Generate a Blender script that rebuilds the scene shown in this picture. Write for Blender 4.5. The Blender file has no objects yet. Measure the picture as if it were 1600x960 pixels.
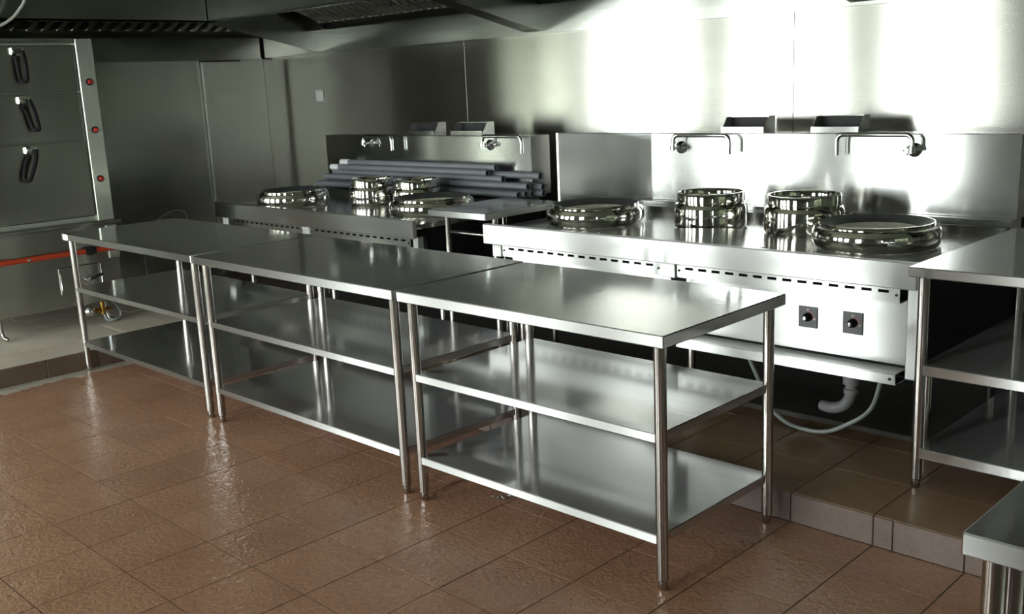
import bpy, bmesh, math, random
from mathutils import Vector, Matrix
random.seed(7)
S = bpy.context.scene
COL = S.collection
PI = math.pi

# ------------------------------------------------------------------ camera
cam = bpy.data.cameras.new('camera'); camo = bpy.data.objects.new('camera', cam); COL.objects.link(camo)
cam.sensor_width = 36.0; cam.lens = 36.0 * 1583.22 / 1600.0; cam.clip_start = 0.05
_Rz = Matrix.Rotation(math.radians(44.8772), 3, 'Z'); _Rx = Matrix.Rotation(math.radians(77.5443), 3, 'X')
_Ro = Matrix.Rotation(math.radians(-2.5910), 3, 'Z')
_M = (_Rz @ _Rx @ _Ro).to_4x4(); _M.translation = Vector((2.81722, -2.23055, 1.50779))
camo.matrix_world = _M
S.camera = camo

# ------------------------------------------------------------------ sky, light, exposure
W = bpy.data.worlds.new('world'); S.world = W; W.use_nodes = True
bg = W.node_tree.nodes['Background']
bg.inputs['Color'].default_value = (0.93, 1.0, 0.97, 1); bg.inputs['Strength'].default_value = 21.0
S.view_settings.view_transform = 'Standard'; S.view_settings.look = 'None'
S.view_settings.exposure = 0.0; S.view_settings.gamma = 1.0; S.view_settings.use_curve_mapping = False
S.cycles.use_denoising = True
S.cycles.max_bounces = 10; S.cycles.glossy_bounces = 8; S.cycles.diffuse_bounces = 4
WIN_Y = -4.5; WIN_Z0, WIN_Z1 = 0.02, 2.4
WINDOWS = [(-6.75, -5.25), (-4.4, -3.15), (-2.38, -1.42), (0.1, 1.1)]  # last one unseen, added to lift the light on the floor
SIDE_WINDOWS = [(-4.45, -3.95), (-1.0, 0.8)]; SIDE_Z0, SIDE_Z1 = .9, 2.2  # first one unseen, added to light the right range's side splash
for a, b in WINDOWS:                                    # sky portals in the window openings
    L = bpy.data.lights.new('window_portal', 'AREA'); L.shape = 'RECTANGLE'
    L.size = b - a; L.size_y = WIN_Z1 - WIN_Z0; L.cycles.is_portal = True
    o = bpy.data.objects.new('window_portal', L); COL.objects.link(o)
    o.location = ((a + b) / 2, WIN_Y - 0.1, (WIN_Z0 + WIN_Z1) / 2); o.rotation_euler = (PI / 2, 0, 0)

for a, b in SIDE_WINDOWS:
    L = bpy.data.lights.new('side_window_portal', 'AREA'); L.shape = 'RECTANGLE'
    L.size = b - a; L.size_y = SIDE_Z1 - SIDE_Z0; L.cycles.is_portal = True
    o = bpy.data.objects.new('side_window_portal', L); COL.objects.link(o)
    o.location = (5.1, (a + b) / 2, (SIDE_Z0 + SIDE_Z1) / 2); o.rotation_euler = (PI / 2, 0, PI / 2)

# ------------------------------------------------------------------ materials
MATS = {}
def newmat(name):
    m = bpy.data.materials.new(name); m.use_nodes = True
    nt = m.node_tree; b = nt.nodes['Principled BSDF']; MATS[name] = m
    return m, nt, b
def N(nt, typ, **kw):
    n = nt.nodes.new(typ)
    for k, v in kw.items(): setattr(n, k, v)
    return n
def mapped(nt, scale, coord='Object'):
    tc = N(nt, 'ShaderNodeTexCoord'); mp = N(nt, 'ShaderNodeMapping'); mp.inputs['Scale'].default_value = scale
    nt.links.new(tc.outputs[coord], mp.inputs['Vector']); return mp.outputs['Vector']
def noise(nt, vec, scale, detail=3, rough=0.55):
    n = N(nt, 'ShaderNodeTexNoise'); n.inputs['Scale'].default_value = scale
    n.inputs['Detail'].default_value = detail; n.inputs['Roughness'].default_value = rough
    nt.links.new(vec, n.inputs['Vector']); return n.outputs['Fac']
def rng(nt, fac, a, b, c, d):
    r = N(nt, 'ShaderNodeMapRange'); r.inputs[1].default_value = a; r.inputs[2].default_value = b
    r.inputs[3].default_value = c; r.inputs[4].default_value = d
    nt.links.new(fac, r.inputs[0]); return r.outputs[0]
def mixc(nt, fac, c1, c2):
    m = N(nt, 'ShaderNodeMix', data_type='RGBA')
    if isinstance(fac, float): m.inputs[0].default_value = fac
    else: nt.links.new(fac, m.inputs[0])
    for i, c in ((6, c1), (7, c2)):
        if isinstance(c, tuple): m.inputs[i].default_value = (*c, 1)
        else: nt.links.new(c, m.inputs[i])
    return m.outputs[2]
def bump(nt, b, h, strength, dist):
    bp = N(nt, 'ShaderNodeBump'); bp.inputs['Strength'].default_value = strength; bp.inputs['Distance'].default_value = dist
    nt.links.new(h, bp.inputs['Height']); nt.links.new(bp.outputs['Normal'], b.inputs['Normal'])

def steel(name, col, r0, r1, aniso=0.0, streak=True, wave=0.0, haze=0.0, hr=.5):
    m, nt, b = newmat(name)
    b.inputs['Metallic'].default_value = 1.0
    uv = mapped(nt, (160, 1.5, 1), 'UV')              # u runs across the brush lines
    s = noise(nt, uv, 1.0, 4, 0.6)
    big = noise(nt, mapped(nt, (1.3, 1.3, 1.3)), 1.0, 2, 0.5)
    if streak:
        nt.links.new(mixc(nt, rng(nt, s, .35, .65, 0, 1), tuple(c * .93 for c in col), tuple(min(1, c * 1.05) for c in col)), b.inputs['Base Color'])
    else: b.inputs['Base Color'].default_value = (*col, 1)
    nt.links.new(rng(nt, big, .3, .7, r0, r1), b.inputs['Roughness'])
    if aniso:
        b.inputs['Anisotropic'].default_value = aniso
        t = N(nt, 'ShaderNodeTangent', direction_type='UV_MAP', uv_map='UVMap'); nt.links.new(t.outputs[0], b.inputs['Tangent'])
    if wave: bump(nt, b, noise(nt, mapped(nt, (2.2, 2.2, 2.2)), 1.0, 1, .4), wave, .02)
    if haze:                                           # broad second lobe of brushed metal
        g = N(nt, 'ShaderNodeBsdfAnisotropic', distribution='GGX'); g.inputs['Roughness'].default_value = hr
        g.inputs['Anisotropy'].default_value = .7; g.inputs['Rotation'].default_value = .25; g.inputs['Color'].default_value = (*col, 1)
        nt.links.new(t.outputs[0], g.inputs['Tangent'])
        mx = N(nt, 'ShaderNodeMixShader'); mx.inputs[0].default_value = haze
        nt.links.new(b.outputs[0], mx.inputs[1]); nt.links.new(g.outputs[0], mx.inputs[2])
        nt.links.new(mx.outputs[0], nt.nodes['Material Output'].inputs['Surface'])
    return m
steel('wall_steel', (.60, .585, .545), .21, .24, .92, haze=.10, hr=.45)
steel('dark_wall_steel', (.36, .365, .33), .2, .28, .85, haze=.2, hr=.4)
steel('table_steel', (.64, .64, .635), .085, .115, .4, wave=.0012, haze=.2, hr=.36)
steel('range_steel', (.62, .62, .61), .15, .19, .88, wave=.003, haze=.10, hr=.45)
steel('front_steel', (.62, .62, .61), .16, .2, .9, wave=.003, haze=.5, hr=.5)  # same steel as range_steel, haze raised to brighten upright faces
steel('hood_steel', (.40, .41, .38), .13, .17, .2, haze=.03, hr=.4)
steel('slat_steel', (.62, .62, .58), .2, .3, 0, streak=False)
steel('tube_steel', (.43, .405, .385), .17, .21, 0, streak=False)
steel('polished_steel', (.66, .64, .60), .045, .07, 0, streak=False)
steel('chrome', (.75, .76, .77), .05, .07, 0, streak=False)
steel('steamer_steel', (.46, .475, .42), .22, .28, .85, haze=.22, hr=.45)

def plain(name, col, rough, metallic=0.0, var=.12, scale=14.0, bmp=0.0):
    m, nt, b = newmat(name)
    n = noise(nt, mapped(nt, (1, 1, 1)), scale, 4)
    nt.links.new(mixc(nt, rng(nt, n, .3, .7, 0, 1), tuple(c * (1 - var) for c in col), tuple(min(1, c * (1 + var)) for c in col)), b.inputs['Base Color'])
    b.inputs['Roughness'].default_value = rough; b.inputs['Metallic'].default_value = metallic
    if bmp: bump(nt, b, n, bmp, .004)
    if 'black' in name: b.inputs['Specular IOR Level'].default_value = .15
    return m
plain('black_iron', (.018, .018, .02), .45)
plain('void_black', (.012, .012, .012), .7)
plain('black_plastic', (.01, .01, .011), .55)
plain('pvc_grey', (.15, .157, .175), .42, var=.08)
plain('pvc_pale', (.62, .62, .64), .5)
plain('drain_pvc', (.20, .20, .20), .5)
plain('white_plastic', (.78, .78, .76), .35, var=.03)
plain('cable_white', (.55, .56, .52), .5)
plain('cable_grey', (.24, .26, .25), .45)
plain('red_paint', (.42, .045, .015), .35)
plain('red_knob', (.55, .04, .03), .3)
plain('brass', (.42, .24, .05), .3, 1.0)
plain('fireclay', (.75, .72, .62), .9, var=.12, scale=30, bmp=.4)
plain('cast_iron', (.10, .105, .10), .5, .6, scale=20, bmp=.15)
plain('grout', (.075, .052, .036), .8, scale=9, var=.4)
plain('painted_wall', (.20, .225, .18), .6, var=.05, scale=2)
plain('dark_plaster', (.05, .042, .035), .7, var=.2, scale=3)
plain('ceiling_paint', (.30, .32, .27), .7, var=.05, scale=2)
plain('outdoor_ground', (.50, .52, .46), .9, var=.3, scale=1.5)
plain('leaf_green', (.07, .085, .045), .6, var=.5, scale=6)
plain('window_paint', (.5, .52, .5), .4)
plain('foil', (.8, .8, .8), .15, 1.0)
plain('concrete', (.04, .035, .03), .85, var=.25, scale=5)  # near-black: the shade under the ranges is put into this colour

def tile_mat(name, c1, c2, r0, r1, wet, stain=False, tint=.05):
    m, nt, b = newmat(name)
    gw = N(nt, 'ShaderNodeNewGeometry'); pos = gw.outputs['Position']
    oi = N(nt, 'ShaderNodeObjectInfo')
    big = noise(nt, pos, 2.6, 4, .6); fine = noise(nt, pos, 55, 3, .6)
    c = mixc(nt, rng(nt, big, .3, .7, 0, 1), c1, c2)
    sp = mixc(nt, rng(nt, fine, .35, .7, 0, .35), c, tuple(x * .55 for x in c1))
    hsv = N(nt, 'ShaderNodeHueSaturation'); nt.links.new(sp, hsv.inputs['Color'])
    nt.links.new(rng(nt, oi.outputs['Random'], 0, 1, 1 - tint, 1 + tint), hsv.inputs['Value'])
    out = hsv.outputs['Color']; rr = None
    wetn = noise(nt, pos, 1.7, 3, .55)
    rough = rng(nt, wetn, .38, .62, r0, r1)
    if stain:                                            # smeared cement along the foot of the kerb
        sx = N(nt, 'ShaderNodeSeparateXYZ'); nt.links.new(pos, sx.inputs[0])
        n2 = noise(nt, pos, 7, 4, .65)
        def mth(op, a, bb):
            k = N(nt, 'ShaderNodeMath', operation=op)
            for i, v in enumerate((a, bb)):
                if isinstance(v, (int, float)): k.inputs[i].default_value = v
                else: nt.links.new(v, k.inputs[i])
            return k.outputs[0]
        dx = mth('SUBTRACT', sx.outputs[0], -2.93); dy = mth('SUBTRACT', .71, sx.outputs[1])
        west = mth('LESS_THAN', sx.outputs[0], -1.2)
        d = mth('MINIMUM', dx, mth('ADD', dy, mth('SUBTRACT', 1.0, west)))
        edge = mth('SUBTRACT', mth('MULTIPLY', n2, .32), d)
        mask = rng(nt, edge, .035, .06, 0, .8)
        out = mixc(nt, mask, out, (.52, .49, .43))
        # dried splashes in the joints
    nt.links.new(out, b.inputs['Base Color']); nt.links.new(rough, b.inputs['Roughness'])
    v = N(nt, 'ShaderNodeTexNoise'); v.inputs['Scale'].default_value = 38; v.inputs['Detail'].default_value = 2; v.inputs['Distortion'].default_value = 1.2
    nt.links.new(pos, v.inputs['Vector'])
    bump(nt, b, v.outputs['Fac'], wet, .004)
    b.inputs['Specular IOR Level'].default_value = .6
    return m
tile_mat('terracotta', (.30, .155, .095), (.38, .215, .135), .09, .28, .7, stain=True)
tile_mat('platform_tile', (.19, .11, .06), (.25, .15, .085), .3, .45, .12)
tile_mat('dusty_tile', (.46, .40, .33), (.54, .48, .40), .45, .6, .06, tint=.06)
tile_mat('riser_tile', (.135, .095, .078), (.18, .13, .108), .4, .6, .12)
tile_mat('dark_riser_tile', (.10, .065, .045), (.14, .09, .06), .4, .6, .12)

# dial plate: black with a red arc, white ticks
def dial_mat():
    m, nt, b = newmat('dial_plate')
    tc = N(nt, 'ShaderNodeTexCoord'); sx = N(nt, 'ShaderNodeSeparateXYZ'); nt.links.new(tc.outputs['Object'], sx.inputs[0])
    def mth(op, a, bb=0.0):
        k = N(nt, 'ShaderNodeMath', operation=op)
        for i, v in enumerate((a, bb)):
            if isinstance(v, (int, float)): k.inputs[i].default_value = v
            else: nt.links.new(v, k.inputs[i])
        return k.outputs[0]
    x, z = sx.outputs[0], sx.outputs[2]
    r = mth('SQRT', mth('ADD', mth('MULTIPLY', x, x), mth('MULTIPLY', z, z)))
    ring = mth('MULTIPLY', mth('GREATER_THAN', r, .021), mth('LESS_THAN', r, .026))
    arc = mth('MULTIPLY', ring, mth('MULTIPLY', mth('GREATER_THAN', x, -.004), mth('GREATER_THAN', z, -.008)))
    d2 = mth('ADD', mth('POWER', mth('SUBTRACT', x, .028), 2), mth('POWER', mth('SUBTRACT', z, -.006), 2))
    tick = mth('LESS_THAN', d2, .000016)
    d3 = mth('ADD', mth('POWER', x, 2), mth('POWER', mth('SUBTRACT', z, .029), 2))
    tick2 = mth('LESS_THAN', d3, .000014)
    c = mixc(nt, arc, (.012, .010, .010), (.28, .04, .05))
    c = mixc(nt, mth('MAXIMUM', tick, tick2), c, (.6, .55, .55))
    nt.links.new(c, b.inputs['Base Color']); b.inputs['Roughness'].default_value = .25
dial_mat()

# ------------------------------------------------------------------ mesh helpers
class MB:
    """collects shapes; build() links them as one mesh object. brush: axis of the brushing lines"""
    def __init__(s, brush='x'):
        s.bm = bmesh.new(); s.uv = s.bm.loops.layers.uv.new('UVMap'); s.brush = brush; s.done = set()
    def box(s, x0, x1, y0, y1, z0, z1, bev=0.0, seg=1, mat=None):
        M = Matrix.Translation(((x0 + x1) / 2, (y0 + y1) / 2, (z0 + z1) / 2)) @ Matrix.Diagonal((abs(x1 - x0), abs(y1 - y0), abs(z1 - z0), 1))
        if mat is not None: M = mat @ M
        r = bmesh.ops.create_cube(s.bm, size=1.0, matrix=M)
        if bev:
            es = list({e for v in r['verts'] for e in v.link_edges})
            bmesh.ops.bevel(s.bm, geom=es, offset=bev, segments=seg, profile=.5, affect='EDGES')
        return s
    def poly(s, pts, ext):
        """prism: planar polygon pts extruded by vector ext"""
        e = Vector(ext); a = [s.bm.verts.new(p) for p in pts]; b = [s.bm.verts.new(Vector(p) + e) for p in pts]
        n = len(pts); s.bm.faces.new(a); s.bm.faces.new(b[::-1])
        for i in range(n): s.bm.faces.new((a[i], b[i], b[(i + 1) % n], a[(i + 1) % n]))
        return s
    def lathe(s, prof, c=(0, 0, 0), n=48, axis='z', closed=False):
        c = Vector(c); rings = []
        for (r, h) in prof:
            row = []
            for i in range(n):
                t = 2 * PI * i / n
                if axis == 'z': p = Vector((r * math.cos(t), r * math.sin(t), h))
                elif axis == 'y': p = Vector((r * math.cos(t), h, r * math.sin(t)))
                else: p = Vector((h, r * math.cos(t), r * math.sin(t)))
                row.append(s.bm.verts.new(c + p))
            rings.append(row)
        k = len(prof); L = [0]
        for j in range(1, k): L.append(L[-1] + math.dist(prof[j], prof[j - 1]))
        for j in range(k if closed else k - 1):
            j2 = (j + 1) % k
            for i in range(n):
                i2 = (i + 1) % n
                f = s.bm.faces.new((rings[j][i], rings[j][i2], rings[j2][i2], rings[j2][i]))
                s.done.add(f)
                for lp, (u, v) in zip(f.loops, ((L[j], i / n), (L[j], (i + 1) / n), (L[j2], (i + 1) / n), (L[j2], i / n))):
                    lp[s.uv].uv = (u, v)
        return s
    def cyl(s, p0, p1, r, n=16, caps=True):
        return s.tube([p0, p1], r, n, caps)
    def tube(s, pts, r, n=12, caps=True):
        pts = [Vector(p) for p in pts]; rows = []
        rad = r if isinstance(r, (list, tuple)) else [r] * len(pts)
        up = None
        for i, p in enumerate(pts):
            d = (pts[min(i + 1, len(pts) - 1)] - pts[max(i - 1, 0)]).normalized()
            if up is None:
                up = Vector((0, 0, 1)) if abs(d.z) < .9 else Vector((1, 0, 0))
            a = (up - d * up.dot(d)).normalized(); b = d.cross(a); up = a
            rows.append([s.bm.verts.new(p + (a * math.cos(2 * PI * k / n) + b * math.sin(2 * PI * k / n)) * rad[i]) for k in range(n)])
        for j in range(len(pts) - 1):
            for k in range(n):
                s.bm.faces.new((rows[j][k], rows[j][(k + 1) % n], rows[j + 1][(k + 1) % n], rows[j + 1][k]))
        if caps:
            s.bm.faces.new(rows[0][::-1]); s.bm.faces.new(rows[-1])
        return s
    def pipe(s, p0, p1, r, ri, n=16):
        """hollow pipe"""
        p0, p1 = Vector(p0), Vector(p1); d = (p1 - p0).normalized()
        a = (Vector((0, 0, 1)) - d * d.z).normalized() if abs(d.z) < .9 else Vector((1, 0, 0)); b = d.cross(a)
        R = lambda p, q: [s.bm.verts.new(p + (a * math.cos(2 * PI * k / n) + b * math.sin(2 * PI * k / n)) * q) for k in range(n)]
        rows = [R(p0, r), R(p1, r), R(p1, ri), R(p0, ri)]
        for j in range(4):
            for k in range(n): s.bm.faces.new((rows[j][k], rows[j][(k + 1) % n], rows[(j + 1) % 4][(k + 1) % n], rows[(j + 1) % 4][k]))
        return s
    def build(s, name, mat, parent=None, sharp=32, loc=None, edge=None):
        bm = s.bm
        bmesh.ops.recalc_face_normals(bm, faces=bm.faces)
        ax = {'x': 0, 'y': 1, 'z': 2}[s.brush]
        for f in bm.faces:
            f.smooth = True
            if f in s.done: continue
            n = f.normal; k = max(range(3), key=lambda i: abs(n[i]))
            v = ax if ax != k else (2 if k != 2 else 0)
            u = 3 - k - v
            for lp in f.loops: lp[s.uv].uv = (lp.vert.co[u], lp.vert.co[v])
        me = bpy.data.meshes.new(name); bm.to_mesh(me); bm.free()
        me.set_sharp_from_angle(angle=math.radians(sharp))
        me.materials.append(MATS[mat] if isinstance(mat, str) else mat)
        if edge:                                       # folded upright edges: same steel, bright reflections put in by a hazier copy
            me.materials.append(MATS[edge])
            for p in me.polygons: p.material_index = 1 if abs(p.normal.z) < .5 else 0
        o = bpy.data.objects.new(name, me); COL.objects.link(o)
        if parent: o.parent = parent
        if loc: o.location = loc
        return o
def thing(name, label, cat, loc=(0, 0, 0), rz=0.0, group=None):
    o = bpy.data.objects.new(name, None); COL.objects.link(o); o.empty_display_size = .05
    o.location = loc; o.rotation_euler = (0, 0, rz); o['label'] = label; o['category'] = cat
    if group: o['group'] = group
    return o
def tag(o, label, cat, group=None):
    o['label'] = label; o['category'] = cat
    if group: o['group'] = group
    return o
def struct(o, label=None):
    o['kind'] = 'structure'
    if label: o['label'] = label
    return o
def inst(name, mesh, parent, loc, rz=0.0):
    o = bpy.data.objects.new(name, mesh); COL.objects.link(o); o.parent = parent; o.location = loc; o.rotation_euler = (0, 0, rz); return o
def arc(c, r, a0, a1, n, ux, uy):
    c, ux, uy = Vector(c), Vector(ux), Vector(uy)
    return [c + ux * r * math.cos(math.radians(a0 + (a1 - a0) * i / n)) + uy * r * math.sin(math.radians(a0 + (a1 - a0) * i / n)) for i in range(n + 1)]
def smooth_path(pts, n=8):
    """Catmull-Rom through pts"""
    P = [Vector(p) for p in pts]; P = [P[0] * 2 - P[1]] + P + [P[-1] * 2 - P[-2]]; out = []
    for i in range(1, len(P) - 2):
        for k in range(n):
            t = k / n; a, b, c, d = P[i - 1:i + 3]
            out.append(.5 * ((2 * b) + (c - a) * t + (2 * a - 5 * b + 4 * c - d) * t * t + (3 * b - a - 3 * c + d) * t ** 3))
    out.append(P[-2]); return out

# ------------------------------------------------------------------ the setting
WX0, WX1, WY1, CZ = -4.5, 5.0, 2.4, 3.1          # left wall, right wall, back wall, ceiling
FX0 = -8.5                                        # far end of the wider front part of the room
ZP, KY, KX, LY0 = .105, .705, -2.95, -1.35        # raised platform: height, back kerb, left kerb, its near end
floor = MB().box(FX0, WX1, WIN_Y, WY1, -.2, -.002).build('floor', 'grout')
struct(floor, 'terracotta tiled kitchen floor with wet sheen')
P_ = .2921; X0_, Y0_ = -2.018, -.392
tile_me = {}
def tile_obj(x0, x1, y0, y1, z, mat, parent, name='tile', g=.0023):
    key = (round(x1 - x0, 4), round(y1 - y0, 4), mat)
    if key not in tile_me:
        w, d = (x1 - x0) / 2 - g, (y1 - y0) / 2 - g
        o = MB().box(-w, w, -d, d, -.012, 0).build(name, mat, parent); tile_me[key] = o.data
    else:
        o = inst(name, tile_me[key], parent, (0, 0, 0))
    o.location = ((x0 + x1) / 2, (y0 + y1) / 2, z + random.uniform(-.0005, .0005)); o.rotation_euler = (random.uniform(-.0012, .0012), random.uniform(-.0012, .0012), 0)
for i in range(-4, 16):
    for j in range(-6, 4):
        x0, x1 = X0_ + i * P_, X0_ + (i + 1) * P_; y0, y1 = Y0_ + j * P_, Y0_ + (j + 1) * P_
        x0 = max(x0, KX + .004); y1 = min(y1, KY - .004)
        if x1 - x0 < .02 or y1 - y0 < .02: continue
        tile_obj(x0, x1, y0, y1, 0, 'terracotta', floor)
plat = MB().box(WX0, WX1, KY, WY1, -.004, ZP - .006).box(WX0, KX, LY0, KY, -.004, ZP - .006).build('floor_platform', 'grout')
struct(plat, 'raised tiled platform along the back and left walls')
for i in range(-9, 17):                           # back platform tiles
    for j in range(0, 6):
        x0, x1 = X0_ + i * P_, X0_ + (i + 1) * P_; y0, y1 = KY + j * .292, KY + (j + 1) * .292
        x0 = max(x0, WX0 + .01); y1 = min(y1, WY1 - .02)
        if x1 - x0 < .02 or y1 - y0 < .02 or y0 > 1.45: continue
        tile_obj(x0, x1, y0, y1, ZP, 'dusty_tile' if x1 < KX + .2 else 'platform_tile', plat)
for i in range(0, 6):                             # left platform tiles
    for j in range(0, 7):
        x1, x0 = KX - i * .293, KX - (i + 1) * .293; y1, y0 = KY - j * .293, KY - (j + 1) * .293
        x0 = max(x0, WX0 + .01)
        if x1 - x0 < .02: continue
        tile_obj(x0, x1, y0, y1, ZP, 'dusty_tile', plat)
def riser(a, b, along, mat):
    m = MB()
    if along == 'x': m.box(a + .0015, b - .0015, KY - .006, KY + .006, .001, ZP - .002, .002, 1)
    else: m.box(KX - .006, KX + .006, a + .0015, b - .0015, .001, ZP - .002, .002, 1)
    m.build('riser_tile', mat, plat)
xs = [KX] + [1.489 - .293 * k for k in range(15, 0, -1) if 1.489 - .293 * k > KX + .05] + [1.489, 1.554, 1.777, 2.07, 2.363, 2.656, 2.95]
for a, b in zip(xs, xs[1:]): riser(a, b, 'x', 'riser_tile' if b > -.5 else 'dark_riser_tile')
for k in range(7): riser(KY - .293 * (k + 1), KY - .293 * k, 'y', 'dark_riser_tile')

wall_back = struct(MB().box(WX0 - .2, WX1 + .2, WY1 + .004, WY1 + .2, -.2, CZ).build('wall_back', 'dark_plaster'), 'back wall clad in brushed steel sheets')
seams = [WX0, -2.12, .235, 2.59, WX1]
for i, (a, b) in enumerate(zip(seams, seams[1:])):
    MB('x').box(a + .0015, b - .0015, WY1 - .002, WY1 + .004, ZP, 1.79, .001, 1).build('panel', 'wall_steel', wall_back)
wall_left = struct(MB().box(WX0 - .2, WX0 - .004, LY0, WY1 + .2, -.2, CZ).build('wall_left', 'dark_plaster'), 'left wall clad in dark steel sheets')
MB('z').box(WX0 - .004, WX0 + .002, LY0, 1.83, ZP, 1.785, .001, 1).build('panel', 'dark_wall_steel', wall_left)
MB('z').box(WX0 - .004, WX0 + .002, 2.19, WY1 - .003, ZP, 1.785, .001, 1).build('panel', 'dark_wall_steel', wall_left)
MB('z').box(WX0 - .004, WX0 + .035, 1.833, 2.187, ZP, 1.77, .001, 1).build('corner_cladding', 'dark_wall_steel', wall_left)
struct(MB().box(FX0, WX0 - .004, LY0 - .2, LY0, -.2, CZ).build('wall_return', 'dark_plaster'), 'side return wall beyond the steamer')
struct(MB().box(FX0 - .2, FX0, WIN_Y - .2, LY0, -.2, CZ).build('wall_far_left', 'dark_plaster'), 'far end wall of the kitchen')
wr = MB(); ed = [WIN_Y - .2] + [v for w in SIDE_WINDOWS for v in w] + [WY1 + .2]
for a, b in zip(ed[::2], ed[1::2]): wr.box(WX1, WX1 + .2, a, b, -.2, CZ)
for a, b in SIDE_WINDOWS: wr.box(WX1, WX1 + .2, a, b, -.2, SIDE_Z0).box(WX1, WX1 + .2, a, b, SIDE_Z1, CZ)
struct(wr.build('wall_right', 'painted_wall'), 'pale green right wall with openings')
struct(MB().box(FX0 - .2, WX1 + .2, WIN_Y - .2, WY1 + .2, CZ, CZ + .15).build('ceiling', 'ceiling_paint'), 'painted ceiling')
wf = MB()
edges = [FX0] + [v for w in WINDOWS for v in w] + [WX1]
for a, b in zip(edges[::2], edges[1::2]): wf.box(a, b, WIN_Y - .2, WIN_Y, -.2, CZ)
for a, b in WINDOWS: wf.box(a, b, WIN_Y - .2, WIN_Y, -.2, WIN_Z0).box(a, b, WIN_Y - .2, WIN_Y, WIN_Z1, CZ)
struct(wf.build('wall_front', 'painted_wall'), 'window wall behind the viewer')
for k, (a, b) in enumerate(WINDOWS):
    m = MB(); t = .035
    m.box(a, a + t, WIN_Y - .12, WIN_Y - .07, WIN_Z0, WIN_Z1).box(b - t, b, WIN_Y - .12, WIN_Y - .07, WIN_Z0, WIN_Z1)
    m.box(a, b, WIN_Y - .12, WIN_Y - .07, WIN_Z0, WIN_Z0 + t).box(a, b, WIN_Y - .12, WIN_Y - .07, WIN_Z1 - t, WIN_Z1)
    struct(m.build('window_%d' % (k + 1), 'window_paint'), 'open window frame in the front wall')
hg = MB()                                         # clipped hedge outside the side openings
nh, mh = 46, 20
gv_ = [[hg.bm.verts.new((6.5 + .18 * random.uniform(-1, 1), -3.6 + 9 * i / nh + random.uniform(-.08, .08), -.3 + 3.0 * j / mh + random.uniform(-.06, .06))) for j in range(mh + 1)] for i in range(nh + 1)]
bk_ = [[hg.bm.verts.new((7.3, -3.6 + 9 * i / nh, -.3 + 3.0 * j / mh)) for j in (0, mh)] for i in range(nh + 1)]
for i in range(nh):
    for j in range(mh): hg.bm.faces.new((gv_[i][j], gv_[i + 1][j], gv_[i + 1][j + 1], gv_[i][j + 1]))
    hg.bm.faces.new((gv_[i][mh], gv_[i + 1][mh], bk_[i + 1][1], bk_[i][1])); hg.bm.faces.new((bk_[i][0], bk_[i][1], bk_[i + 1][1], bk_[i + 1][0]))
struct(hg.build('hedge', 'leaf_green'), 'green hedge outside the side openings')
struct(MB().box(WX1 + .2, 30, WIN_Y - .2, 12, -.4, -.3).build('ground_side', 'outdoor_ground'), 'ground outside the side openings')
struct(MB().box(-30, 30, -40, WIN_Y - .2, -.4, -.3).build('ground', 'outdoor_ground'), 'ground outside the windows')
struct(MB().box(-3.05, 1.44, 1.41, WY1, ZP - .006, ZP + .02, .003, 1).build('trim_1', 'concrete'), 'low concrete base under the ranges')

# ------------------------------------------------------------------ exhaust hoods
HY, HZ, WZ = 1.44, 2.0, 1.79                       # lip line, lip height, height at the wall
HX0 = -3.68
hood = thing('exhaust_hood', 'long steel exhaust hood over the wok ranges', 'exhaust hood', (0, WY1, WZ))
def hb(mb, name, mat, parent=hood):
    o = mb.build(name, mat); o.parent = parent; o.matrix_parent_inverse = Matrix.Translation((0, -WY1, -WZ)) if parent is hood else Matrix.Identity(4); return o
hb(MB('x').box(HX0 + .01, WX1 - .01, HY, HY + .012, HZ, CZ - .01).box(HX0 + .01, WX1 - .01, HY, HY + .05, HZ, HZ + .012), 'fascia', 'hood_steel')
hb(MB('x').box(HX0 + .01, WX1 - .01, WY1 - .045, WY1 - .03, WZ, 1.955).box(HX0 + .01, WX1 - .01, WY1 - .06, WY1 - .002, WZ - .004, WZ + .012), 'back_riser', 'hood_steel')
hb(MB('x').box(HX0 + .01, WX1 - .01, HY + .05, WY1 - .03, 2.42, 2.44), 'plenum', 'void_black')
def partition(x0, x1):
    m = MB('y'); m.poly([(x0, HY + .015, HZ), (x0, WY1 - .02, WZ + .002), (x0, WY1 - .02, 2.42), (x0, HY + .015, 2.42)], (x1 - x0, 0, 0))
    hb(m, 'end_panel', 'hood_steel')
partition(HX0, HX0 + .012); partition(-1.52, -1.39); partition(.55, .68); partition(2.75, 2.88)
FA, FB = (WY1 - .1, 1.99), (1.72, 2.22)             # filter: low edge at the back, high edge in front
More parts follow.
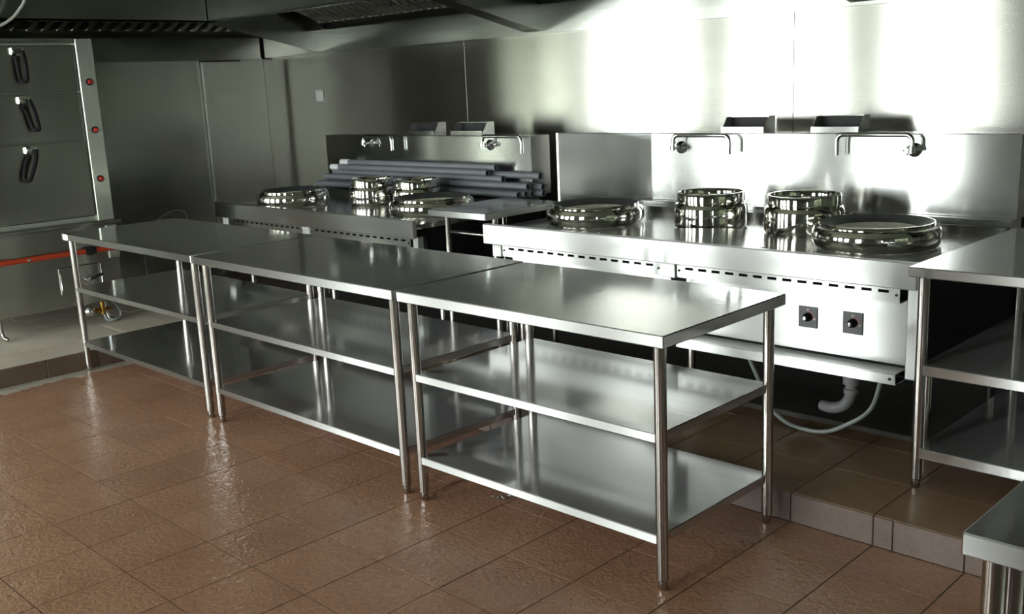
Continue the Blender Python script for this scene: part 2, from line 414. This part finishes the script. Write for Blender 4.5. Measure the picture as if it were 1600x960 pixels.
def filt(x0, x1, n):
    m = MB('x'); d = .012
    for (y0, z0), (y1, z1) in (((WY1 - .06, 1.952), (FA[0] - .01, FA[1] + .004)), (FB, (HY + .04, 2.3))):
        m.poly([(x0, y0, z0), (x0, y1, z1), (x0, y1, z1 + d), (x0, y0, z0 + d)], (x1 - x0, 0, 0))
    f = hb(m, 'filter_frame', 'hood_steel'); m2 = MB('x')
    m2.poly([(x0, FA[0], FA[1] + .05), (x0, FB[0], FB[1] + .05), (x0, FB[0], FB[1] + .06), (x0, FA[0], FA[1] + .06)], (x1 - x0, 0, 0))
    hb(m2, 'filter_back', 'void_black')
    p = (x1 - x0) / n; me = None
    for k in range(n):
        if me is None:
            s = MB('y'); w = p * .28
            dy, dz = FB[0] - FA[0], FB[1] - FA[1]
            s.poly([(-w, 0, .022), (-w * .8, 0, 0), (w * .8, 0, 0), (w, 0, .022), (w * .7, 0, .022), (w * .6, 0, .004), (-w * .6, 0, .004), (-w * .7, 0, .022)], (0, dy, dz))
            o = s.build('baffle_slat', 'slat_steel', f); me = o.data
        else: o = inst('baffle_slat', me, f, (0, 0, 0))
        o.location = (x0 + (k + .5) * p, FA[0], FA[1])
filt(HX0 + .13, -1.53, 26); filt(-1.38, .54, 22); filt(.69, 2.74, 10)

LX = -3.62
hood2 = thing('exhaust_hood', 'shorter exhaust hood over the steamer at the left wall', 'exhaust hood', (WX0, 0, WZ))
def h2(mb, name, mat):
    o = mb.build(name, mat, hood2); o.matrix_parent_inverse = Matrix.Translation((-WX0, 0, -WZ)); return o
h2(MB('y').box(LX - .012, LX, LY0 + .02, HY - .005, HZ, CZ - .01).box(LX - .05, LX, LY0 + .02, HY - .005, HZ, HZ + .012), 'fascia', 'hood_steel')
h2(MB('y').box(WX0 + .03, WX0 + .045, LY0 + .02, WY1 - .05, WZ - .005, 1.95).box(WX0 + .003, WX0 + .06, LY0 + .02, WY1 - .05, WZ - .01, WZ + .006), 'back_riser', 'hood_steel')
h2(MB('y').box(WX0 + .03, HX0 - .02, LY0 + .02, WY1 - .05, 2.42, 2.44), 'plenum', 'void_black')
h2(MB('x').box(WX0 + .05, HX0 - .01, WY1 - .03, WY1 - .012, WZ, 2.4), 'end_panel', 'wall_steel')
GA, GB = (WX0 + .1, 1.985), (WX0 + .68, 2.22)
m = MB('y')
for (x0, z0), (x1, z1) in (((WX0 + .06, 1.95), (GA[0] + .01, GA[1] + .004)), (GB, (HX0 - .02, 2.3))):
    m.poly([(x0, LY0 + .03, z0), (x1, LY0 + .03, z1), (x1, LY0 + .03, z1 + .012), (x0, LY0 + .03, z0 + .012)], (0, HY - LY0 + .7, 0))
ff = h2(m, 'filter_frame', 'hood_steel')
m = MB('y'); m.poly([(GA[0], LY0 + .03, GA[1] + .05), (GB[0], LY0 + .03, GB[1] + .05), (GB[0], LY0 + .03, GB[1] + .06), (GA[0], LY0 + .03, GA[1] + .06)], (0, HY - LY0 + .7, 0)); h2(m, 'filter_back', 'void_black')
me = None
for k in range(34):
    y = LY0 + .1 + k * .1; w = .022
    if me is None:
        s = MB('x'); s.poly([(0, -w, .02), (0, -w * .8, 0), (0, w * .8, 0), (0, w, .02), (0, w * .6, .004), (0, -w * .6, .004)], (GB[0] - GA[0], 0, GB[1] - GA[1]))
        o = s.build('baffle_slat', 'slat_steel', ff); me = o.data
    else: o = inst('baffle_slat', me, ff, (0, 0, 0))
    o.location = (GA[0], y, GA[1])

# ------------------------------------------------------------------ work tables
def work_table(label, loc, rz, L, D, H, z1, z2, group, ix=.04, iy=.038, sticker=False, r=.0185, top_t=.038, sh=.03, base=.0, edge='front_steel'):
    t = thing('work_table', label, 'table', loc, rz, group)
    MB('x').box(0, L, 0, D, H - top_t, H, .003, 1).build('tabletop', 'table_steel', t, edge=edge)
    for z in (z1, z2):
        if z is None: continue
        MB('x').box(ix, L - ix, iy - .014, D - iy + .014, z - sh, z, .0025, 1).build('shelf', 'table_steel', t, edge=edge)
    for x in (ix, L - ix):
        for y in (iy, D - iy):
            lg = MB().cyl((x, y, base + .035), (x, y, H - top_t + .001), r, 20).build('leg', 'tube_steel', t)
            MB().lathe([(0, base), (.011, base), (.0145, base + .006), (.0145, base + .03), (r * .98, base + .034), (r * .98, base + .037), (0, base + .037)], (x, y, 0), 16).build('foot', 'tube_steel', lg)
    if sticker:
        MB().box(.022, .088, -.0012, .0005, H - .036, H - .003).build('sticker', 'white_plastic', t)
    return t
G3 = 'three steel work tables in a row'
work_table('three-tier steel work table at the left end of the row, with white sticker', (-2.9388, .0049, 0), -.001, 1.4585, .696, .8, .495, .176, G3, sticker=True)
work_table('three-tier steel work table in the middle of the row', (-1.4477, .0002, 0), -.0021, 1.4399, .688, .8, .495, .176, G3)
work_table('nearest and shortest three-tier steel work table of the row, brightly lit top', (.0184, -.0051, 0), .0068, 1.1641, .679, .8, .495, .176, G3)
work_table('steel work table on the platform right of the wok range', (1.455, .965, ZP), 0, 1.35, .98, .765, .435, .145, None, sh=.036, top_t=.034, edge=None)
nt_ = work_table('steel table corner jutting in at bottom right of the photo', (2.277, -.727, 0), 0, 1.3, .7, .8, None, .176, None, edge=None)
MB().cyl((.045, .112, .0), (.045, .112, .763), .0185, 20).build('leg', 'tube_steel', nt_)

# ------------------------------------------------------------------ wok ranges
def wok_range(label, X, Wd, fy, sy, ztop, splash_top, ret, taps, flues, legs=True, dials=(), post=None):
    """X: left end, Wd: width, fy: apron front, sy: splash front"""
    t = thing('wok_range', label, 'cooking range', (X, fy, ZP), 0, 'wok ranges along the back wall')
    fx, bz = 0.0, ztop - ZP
    rel = lambda z: z - ZP
    dY = sy - fy
    MB('x').box(0, Wd, 0, .03, bz - .095, bz, .004, 1).build('apron', 'front_steel', t)
    MB('x').box(.002, Wd - .002, .03, dY - .12, bz - .05, bz - .026).build('deck', 'range_steel', t)
    g = MB('x').box(.002, Wd - .002, dY - .12, dY - .105, bz - .06, bz + .012, .002, 1).box(.002, Wd - .002, dY - .105, dY - .05, bz - .03, bz - .02)
    g.box(.002, Wd - .002, dY - .05, dY + .06, bz - .03, bz + .03, .003, 1).box(.03, Wd - .03, dY - .085, dY - .07, bz - .012, bz + .006, .002, 1)
    g.build('rear_gutter', 'range_steel', t)
    zs = rel(splash_top)
    s = MB('x').box(.002, Wd - .002, dY, dY + .16, bz + .03, zs, .003, 1); sp = s.build('splashback', 'range_steel', t)
    for (side, front) in ret:
        x = 0.0 if side == 'l' else Wd - .012
        MB('z').poly([(x, front - fy, bz + .02), (x, dY, bz + .02), (x, dY, zs + .002), (x, front - fy, zs + .024)], (.012, 0, 0)).build('side_splash', 'range_steel', t)
    pm = Wd * .5 + .01 if post is None else post - X
    PO = [(0.025, .06), (pm - .037, .072), (Wd - .045, .04)]
    z_s0, z_s1 = bz - .152, bz - .093
    for a, w in PO:
        MB('z').box(a, a + w, .035, .075, .33 if a > Wd - .2 else bz - .16, bz - .09, .003, 1).build('post', 'front_steel', t)
    bays = [(PO[0][0] + .062, PO[1][0] - .004), (PO[1][0] + .076, PO[2][0] - .03)]
    for bi, (a, b) in enumerate(bays):
        m = MB('x'); zc = z_s0 + .036; hh = .0055
        m.box(a, b, .042, .046, zc + hh, z_s1).box(a, b, .042, .046, z_s0, zc - hh)
        n = 14; x = a; w = (b - a) / (n + .9); sl = w * .62
        cur = a
        for k in range(n):
            s0 = a + w * (.65 + k); m.box(cur, s0, .042, .046, zc - hh, zc + hh); cur = s0 + sl
        m.box(cur, b, .042, .046, zc - hh, zc + hh); m.box(a, b, .046, .1, z_s0 - .004, z_s0)
        m.build('vent_strip', 'front_steel', t)
        for sx in (a + .012, b - .012):
            MB().lathe([(0, -.004), (.004, -.004), (.005, 0)], (sx, .042, zc - .01), 10, 'y').build('screw', 'black_iron', t)
        cp = MB('x').box(a, b, .11, .116, rel(.462), z_s0 - .004).build('control_panel', 'front_steel', t)
        for dxw in (dials if bi == 1 else ()):
            xx = dxw - X; zz = rel(.592)
            d = MB().box(-.038, .038, -.002, .002, -.041, .041).build('dial', 'dial_plate', cp, loc=(xx, .107, zz))
            MB().lathe([(0, -.024), (.009, -.024), (.011, -.018), (.016, -.01), (.017, 0)], (0, 0, 0), 20, 'y').build('knob', 'black_plastic', cp, loc=(xx, .105, zz))
            MB().lathe([(0, -.027), (.006, -.0265), (.0075, -.024), (0, -.024)], (0, 0, 0), 16, 'y').build('knob_cap', 'chrome', cp, loc=(xx, .105, zz))
        MB('x').box(a, b, .03, .034, rel(.408), rel(.449), .002, 1).box(a, b, .03, .12, rel(.445), rel(.449)).box(a, b, .03, .12, rel(.408), rel(.411)).build('tray', 'front_steel', t)
        for sx in (b - .02,):
            MB().lathe([(0, -.004), (.005, -.004), (.006, 0)], (sx, .03, rel(.428)), 10, 'y').build('screw', 'black_iron', t)
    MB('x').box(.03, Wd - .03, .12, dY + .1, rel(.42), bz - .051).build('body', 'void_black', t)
    for x in (.05, pm, Wd - .03):
        for y in (.2, dY - .1):
            MB().cyl((x, y, .0), (x, y, rel(.425)), .017, 14).build('leg', 'tube_steel', t)
    for tp in taps:                                   # swing-arm water taps
        bx, bzt, ex = tp['x'] - X, rel(tp['z']), tp['end'] - X
        zt = rel(tp['top']); yy = dY - .055; sgn = 1 if ex > bx else -1
        f = MB().lathe([(0, 0), (.031, 0), (.031, -.006), (.02, -.014), (.012, -.02), (.012, -.05), (0, -.05)], (bx, dY, bzt), 24, 'y').build('tap', 'chrome', t)
        x1 = bx - sgn * .012
        rr = .028; pts = [(x1, yy, bzt - .012), (x1, yy, zt - rr)]
        pts += arc((x1 + sgn * rr, yy, zt - rr), rr, 180, 90, 6, (sgn, 0, 0), (0, 0, 1))[1:]
        y2 = yy - tp.get('dy', .0)
        e = Vector((ex, y2, zt)); pts += [Vector((ex - sgn * rr, y2, zt))]
        pts += arc((ex - sgn * rr, y2, zt - rr), rr, 90, 0, 6, (sgn, 0, 0), (0, 0, 1))[1:]
        pts += [Vector((ex, y2, rel(tp['low'])))]
        MB().tube(pts, .0105, 14).build('spout', 'chrome', f)
        MB().lathe([(.0095, -.012), (.016, -.01), (.016, .014), (.0095, .016)], (x1, yy, bzt), 16).build('collar', 'chrome', f)
        MB().cyl((bx + sgn * .006, dY - .05, bzt), (bx + sgn * .006, dY - .064, bzt), .009, 12).cyl((bx + sgn * .006 - .02, dY - .06, bzt), (bx + sgn * .006 + .02, dY - .06, bzt), .0035, 8).cyl((bx + sgn * .006, dY - .06, bzt - .02), (bx + sgn * .006, dY - .06, bzt + .02), .0035, 8).build('tap_handle', 'chrome', f)
    for (x0, x1) in flues:                            # flue outlets on the splashback
        a, b = x0 - X, x1 - X; h = .072; y0, y1 = dY + .045, dY + .155
        m = MB('x')
        m.poly([(a, y0, zs), (b, y0, zs), (b, y0, zs + .026), (a, y0, zs + .026)], (0, .004, 0))       # low front lip
        m.poly([(a, y0, zs), (a, y1, zs), (a, y1, zs + h), (a, y0 + .05, zs + h)], (.004, 0, 0))
        m.poly([(b - .004, y0, zs), (b - .004, y1, zs), (b - .004, y1, zs + h), (b - .004, y0 + .05, zs + h)], (.004, 0, 0))
        m.poly([(a + .03, y0 + .05, zs + h), (b, y0 + .05, zs + h), (b, y1, zs + h), (a, y1, zs + h)], (0, 0, .004))
        fl = m.build('flue', 'range_steel', t)
        MB().box(a + .006, b - .006, y1 - .02, y1 - .004, zs, zs + h - .002).build('flue_back', 'black_iron', fl)
    return t
rR = wok_range('wide wok range by the bright wall, with two square dials', -.675, 2.105, 1.10, 2.04, .856, 1.226,
    [('l', 1.65)], [dict(x=-.18, z=1.155, end=.13, top=1.219, low=1.128), dict(x=1.005, z=1.158, end=.68, top=1.224, low=1.134)],
    [(.02, .255), (.50, .73)], dials=(.975, 1.155), post=.382)
rL = wok_range('wok range in the dark left corner, half hidden behind the tables', -3.07, 1.95, 1.035, 1.93, .852, 1.214,
    [], [dict(x=-2.56, z=1.165, end=-2.28, top=1.214, low=1.125), dict(x=-1.44, z=1.163, end=-1.14, top=1.216, low=1.122)],
    [(-2.25, -1.99), (-1.83, -1.56)], post=-2.12)
def wok_ring(label, x, y, z, s=1.0):
    t = thing('wok_ring', label, 'wok ring', (x, y, z), 0, 'large wok burner rings')
    prof = [(.226, 0), (.236, .010), (.241, .028), (.2415, .050), (.239, .066), (.231, .079), (.2145, .0855), (.2135, .0875), (.2155, .0915), (.2135, .0965), (.2095, .0967)]
    MB().lathe([(r * s, h) for r, h in prof], n=64).build('body', 'polished_steel', t)
    MB().lathe([(r * s, h) for r, h in [(.2096, .090), (.2094, .0962), (.204, .095), (.160, .070), (.156, .066), (.156, .058), (.2, .074)]], n=64).build('rim', 'cast_iron', t)
    MB().lathe([(r * s, h) for r, h in [(.0001, .056), (.06, .057), (.12, .062), (.158, .069)]], n=48).build('lining', 'fireclay', t)
    return t
wok_ring('large wok ring at the left end of the right-hand range', -.33, 1.53, .8305, .98)
wok_ring('largest-looking wok ring, at the right end of the right-hand range', 1.085, 1.525, .8305)
wok_ring('farthest large wok ring, at the left end of the dark range', -2.60, 1.32, .8265, .93)
wok_ring('large wok ring at the right end of the dark range, before the pipes', -1.40, 1.42, .8265, .98)
def soup_ring(label, x, y, z, rl, ru, h1, h2):
    t = thing('soup_pot', label, 'pot', (x, y, z), 0, 'small soup pots between the wok rings')
    MB().lathe([(rl * .92, 0), (rl * .98, .010), (rl, .026), (rl * .985, h1 - .024), (rl * .97, h1 - .012), (rl * .93, h1 - .003), (rl * .87, h1 - .001), (rl * .85, h1 - .006)], n=56).build('lower_body', 'polished_steel', t)
    MB().lathe([(ru * .95, h1 - .003), (ru, h1 + .002), (ru, h2 - .004), (ru - .002, h2), (ru - .006, h2), (ru - .008, h2 - .004), (ru - .008, h1 + .004), (ru * .75, h1 - .02), (.0001, h1 - .04)], n=56).build('upper_ring', 'polished_steel', t)
    return t
soup_ring('round soup pot left of its twin on the right-hand range', .245, 1.655, .8305, .166, .150, .115, .162)
soup_ring('round soup pot beside the right-hand large wok ring', .685, 1.70, .8305, .170, .154, .117, .164)
soup_ring('left soup pot on the dark range, by the pipe ends', -2.09, 1.55, .8265, .142, .127, .113, .162)
soup_ring('right soup pot on the dark range, behind the large ring', -1.735, 1.605, .8265, .142, .127, .113, .162)

MB('x').poly([(.885, .032, .7255), (.885, .33, .7255), (1.13, .45, .7255), (1.27, .42, .7255), (1.47, .09, .7255), (1.47, .032, .7255)], (0, 0, .02)).build('front_ledge', 'range_steel', rR)

# infill table between the ranges
ft = thing('infill_table', 'narrow open-frame steel table between the two ranges', 'table', (-1.105, 1.13, ZP))
h = .9 - ZP
MB('x').box(0, .42, 0, .55, h - .035, h, .003, 1).build('tabletop', 'table_steel', ft, edge='front_steel')
for x in (.035, .385):
    for y in (.1, .51): MB().cyl((x, y, 0), (x, y, h - .034), .016, 16).build('leg', 'tube_steel', ft)
MB().cyl((.035, .1, h - .125), (.385, .1, h - .125), .011, 12).build('rail', 'tube_steel', ft)
MB('x').box(.03, .39, .03, .52, .35, .38, .003, 1).build('shelf', 'table_steel', ft)

# ------------------------------------------------------------------ grey pipes on the left range
PR = .0185
pipes = [  # (x left, x right, y, z, pale left end, pale right end)
    ('topmost grey plastic pipe of the bundle, with white left end', -2.80, -1.33, 1.858, 1.042, True, False),
    ('grey plastic pipe just under the topmost one, white left tip', -2.87, -1.37, 1.826, 1.012, True, False),
    ('grey plastic pipe against the splashback, reaching far right in the upper layer', -2.78, -1.02, 1.893, .999, False, False),
    ('grey plastic pipe in the bundle with a dark open end beside the topmost pair', -2.90, -1.28, 1.862, .976, False, False),
    ('grey plastic pipe in the bundle, second longest to the right', -2.95, -1.05, 1.824, .946, False, False),
    ('grey plastic pipe hidden in the middle of the bundle', -2.85, -1.00, 1.893, .9395, False, False),
    ('grey plastic pipe of the bottom layer nearest the soup pots', -3.00, -1.09, 1.786, .901, False, False),
    ('grey plastic pipe of the bottom layer, second from the front', -2.98, -1.07, 1.826, .901, False, False),
    ('grey plastic pipe of the bottom layer, third from the front', -2.96, -1.06, 1.866, .901, False, False),
    ('grey plastic pipe of the bottom layer, closest to the splashback', -2.92, -1.01, 1.905, .901, False, False),
]
for lab, a, b, y, z, pl, pr_ in pipes:
    o = MB().pipe((a, y, z), (b, y, z), PR, PR - .0035).build('plastic_pipe', 'pvc_grey')
    tag(o, lab, 'pipe', 'grey plastic pipes on the dark range')
    if pl: MB().pipe((a - .003, y, z), (a + .085, y, z), PR + .0012, PR - .004).build('pipe_end', 'pvc_pale', o)

# ------------------------------------------------------------------ steamer cabinet
SX, SY0, SY1 = -3.57, -.36, .60
st = thing('steamer', 'tall steel steaming cabinet with three stacked doors by the left wall', 'steamer', (SX, .12, ZP))
def sb(mb, name, mat, parent=None, **kw):
    o = mb.build(name, mat, st if parent is None else parent); 
    if parent is None: o.matrix_parent_inverse = Matrix.Translation((-SX, -.12, -ZP))
    return o
sb(MB('z').box(WX0 + .08, SX - .03, SY0, SY1, .755, 1.89, .004, 1), 'cabinet', 'steamer_steel')
sb(MB('z').box(SX - .03, SX, .495, SY1, .765, 1.893, .004, 1), 'frame_stile', 'steamer_steel')
sb(MB('z').box(SX - .03, SX, SY0, SY0 + .1, .765, 1.893, .004, 1), 'frame_stile', 'steamer_steel')
sb(MB('y').box(SX - .03, SX, SY0 + .1, .495, 1.868, 1.893, .003, 1), 'frame_rail', 'steamer_steel')
for k, (z0, z1) in enumerate(((1.575, 1.855), (1.281, 1.571), (.803, 1.277))):
    d = sb(MB('y').box(SX - .028, SX - .002, SY0 + .108, .482, z0, z1, .006, 1), 'door', 'steamer_steel')
    yk = .145; zt = z1 - .005; tilt = (.0, .03, -.06)[k]
    sb2 = lambda mb, n, mt: mb.build(n, mt, d)
    MB().box(SX - .002, SX + .02, yk - .045, yk + .03, zt - .055, zt - .005, .008, 1).lathe([(0, 0), (.014, 0), (.014, .022), (.009, .034), (0, .034)], (SX, yk - .022, zt - .03), 16, 'x').build('latch', 'chrome', d)
    hd = MB(); za, zb = zt - .03, zt - .205
    pts = [(SX + .03, yk + .018, za), (SX + .05, yk + .02 + tilt * .4, za - .07), (SX + .05, yk + .016 + tilt, zb + .012), (SX + .046, yk + .002 + tilt, zb), (SX + .03, yk - .012 + tilt, zb + .012), (SX + .02, yk - .016 + tilt * .5, za - .07), (SX + .02, yk - .02, za - .035)]
    hd.tube(smooth_path(pts, 6), [.0135] * (6 * 6 + 1), 10).build('handle', 'black_plastic', d)
for (y, z) in ((.553, 1.631), (.549, 1.337), (.543, 1.033)):
    k = sb(MB().lathe([(0, .022), (.011, .02), (.014, .014), (.014, 0)], (SX, y, z), 20, 'x'), 'indicator_lamp', 'red_knob')
    MB().lathe([(.014, .007), (.0215, .005), (.0215, 0)], (SX, y, z), 20, 'x').build('bezel', 'black_plastic', k)
sb(MB('y').box(SX - .04, SX + .035, SY0 - .02, .625, .744, .757, .003, 1).box(SX + .031, SX + .035, SY0 - .02, .625, .744, .766), 'ledge', 'steamer_steel')
sb(MB('y').box(WX0 + .06, SX - .02, SY0 + .01, .61, .245, .744, .004, 1), 'lower_body', 'steamer_steel')
sb(MB('z').box(SX - .02, SX - .004, .54, .61, .52, .735, .003, 1), 'side_bracket', 'steamer_steel')
gp = sb(MB().cyl((SX + .012, SY0, .588), (SX + .012, .385, .588), .0165, 16).cyl((SX + .012, .44, .588), (SX + .012, .6, .588), .0165, 16), 'gas_pipe', 'red_paint')
MB().cyl((SX + .012, .38, .588), (SX + .012, .445, .588), .022, 12).cyl((SX + .012, .40, .588), (SX + .012, .425, .588), .028, 8).build('union', 'black_iron', gp)
MB().lathe([(0, .026), (.008, .024), (.011, .018), (.011, 0)], (SX + .012, .03, .588), 12, 'x').build('test_point', 'chrome', gp)
sp_ = sb(MB('y').box(SX - .022, SX - .012, .205, .46, .33, .505, .006, 1), 'access_panel', 'steamer_steel')
MB().box(SX - .014, SX - .004, .212, .219, .36, .47, .002, 1).build('panel_pull', 'chrome', sp_)
vl = sb(MB().lathe([(0, .04), (.014, .038), (.016, .02), (.016, -.02)], (SX - .01, .378, .408), 16, 'x'), 'valve', 'chrome')
MB().tube([(SX + .022, .385, .410), (SX + .03, .41, .418), (SX + .03, .465, .437)], [.006, .008, .009], 10).build('lever', 'black_plastic', vl)
sb(MB('z').box(SX - .02, SX - .005, .47, .485, .33, .50, .003, 1), 'trim_strip', 'chrome')
for y in (SY0 + .1, -.16, .5):
    sb(MB().tube(smooth_path([(SX - .06, y, .25), (SX - .06, y, .17), (SX - .05, y + .005, .13), (SX - .03, y + .02, ZP + .012)], 5), .012, 12), 'leg', 'tube_steel')
sb(MB().cyl((WX0 + .2, SY0 + .1, ZP), (WX0 + .2, SY0 + .1, .25), .02, 12), 'leg', 'tube_steel'); sb(MB().cyl((WX0 + .2, .5, ZP), (WX0 + .2, .5, .25), .02, 12), 'leg', 'tube_steel')
gv = thing('gas_valve', 'brass gas valve with chrome ball and looped hose under the steamer', 'valve', (-3.62, .45, .19))
def gb(mb, n, mt):
    o = mb.build(n, mt, gv); o.matrix_parent_inverse = Matrix.Translation((3.62, -.45, -.19)); return o
gb(MB().lathe([(.0001, -.036), (.018, -.032), (.032, -.018), (.036, 0), (.032, .018), (.018, .032), (.0001, .036)], (-3.6, .372, .197), 24, 'y'), 'ball', 'chrome')
gb(MB().cyl((-3.6, .40, .19), (-3.6, .52, .19), .011, 12).cyl((-3.6, .46, .165), (-3.6, .46, .246), .016, 12).cyl((-3.6, .42, .19), (-3.6, .445, .19), .017, 6), 'brass_body', 'brass')
gb(MB().tube(smooth_path([(-3.6, .465, .17), (-3.59, .475, .125), (-3.58, .52, .117), (-3.6, .57, .128), (-3.64, .585, .17), (-3.75, .57, .24)], 8), .008, 10), 'hose', 'cable_grey')

# ------------------------------------------------------------------ small things
so = thing('wall_socket', 'small white wall socket on the dark back wall', 'socket', (-3.75, WY1 - .002, 1.479))
MB().box(-.045, .045, -.012, 0, -.043, .043, .004, 1).build('plate', 'white_plastic', so)
MB().box(-.02, .02, -.016, -.012, -.022, .022, .003, 1).build('rocker', 'white_plastic', so)
tag(MB().tube(smooth_path([(-3.45, -.3, 1.90), (-3.45, -.15, 1.918), (-3.45, -.044, 1.936), (-3.45, .029, 1.957), (-3.45, .098, 1.997), (-3.45, .147, 2.047), (-3.45, .184, 2.101), (-3.45, .21, 2.2), (-3.47, .21, 2.5), (-3.5, .2, CZ)], 8), .008, 10).build('hanging_cable', 'cable_white'), 'white cable hanging in a curve at the top left', 'cable')
tag(MB().tube(smooth_path([(WX0 + .06, 1.05, .50), (WX0 + .08, 1.25, .60), (WX0 + .1, 1.42, .675), (WX0 + .12, 1.5, .66), (WX0 + .1, 1.53, .6), (WX0 + .08, 1.46, .56), (WX0 + .06, 1.3, .61), (WX0 + .03, 1.2, .4), (WX0 + .03, 1.2, .12)], 8), .006, 8).build('loose_wire', 'cable_grey'), 'loop of thin grey wire behind the left table', 'wire')
tag(MB().cyl((-3.0, 1.42, .374), (1.36, 1.42, .374), .042, 20).build('gas_manifold', 'black_iron'), 'thick black gas pipe running below the range fronts', 'pipe')
dr = thing('drain_pipe', 'grey plastic drain elbow under the right-hand range', 'pipe', (1.11, 1.3, .4))
def db(mb, n, mt):
    o = mb.build(n, mt, dr); o.matrix_parent_inverse = Matrix.Translation((-1.11, -1.3, -.4)); return o
db(MB().tube(smooth_path([(1.112, 1.3, .42), (1.112, 1.3, .31), (1.105, 1.3, .27), (1.08, 1.3, .235), (1.03, 1.31, .215), (.98, 1.33, .21)], 6), .022, 16), 'elbow', 'drain_pvc')
db(MB().lathe([(.022, -.018), (.032, -.016), (.032, .016), (.022, .018)], (1.112, 1.3, .345), 12), 'nut', 'drain_pvc')
db(MB().lathe([(.022, -.012), (.028, -.01), (.028, .01), (.022, .012)], (1.112, 1.3, .30), 16), 'collar', 'drain_pvc')
tag(MB().tube(smooth_path([(.72, 1.2, .404), (.77, 1.22, .28), (.80, 1.23, .20), (.86, 1.25, .14), (.93, 1.27, ZP + .012), (1.02, 1.27, .125), (1.1, 1.27, .165), (1.2, 1.28, .25), (1.24, 1.29, .40)], 8), .0085, 10).build('hose', 'cable_grey'), 'thin grey hose sagging in a loop below the right-hand range', 'hose')
fo = MB(); rr = random.Random(3)
for k in range(11):
    x, y = .245 + rr.random() * .06, .20 + rr.random() * .04
    pts = [(x + rr.uniform(-.014, .014), y + rr.uniform(-.012, .012), rr.uniform(.001, .02)) for _ in range(4)]
    vs = [fo.bm.verts.new(p) for p in pts]
    for q in ((0, 1, 2), (0, 1, 3), (0, 2, 3), (1, 2, 3)): fo.bm.faces.new([vs[i] for i in q])
tag(fo.build('foil_scrap', 'foil', sharp=5), 'crumpled scrap of shiny foil on the floor under the nearest table', 'litter')
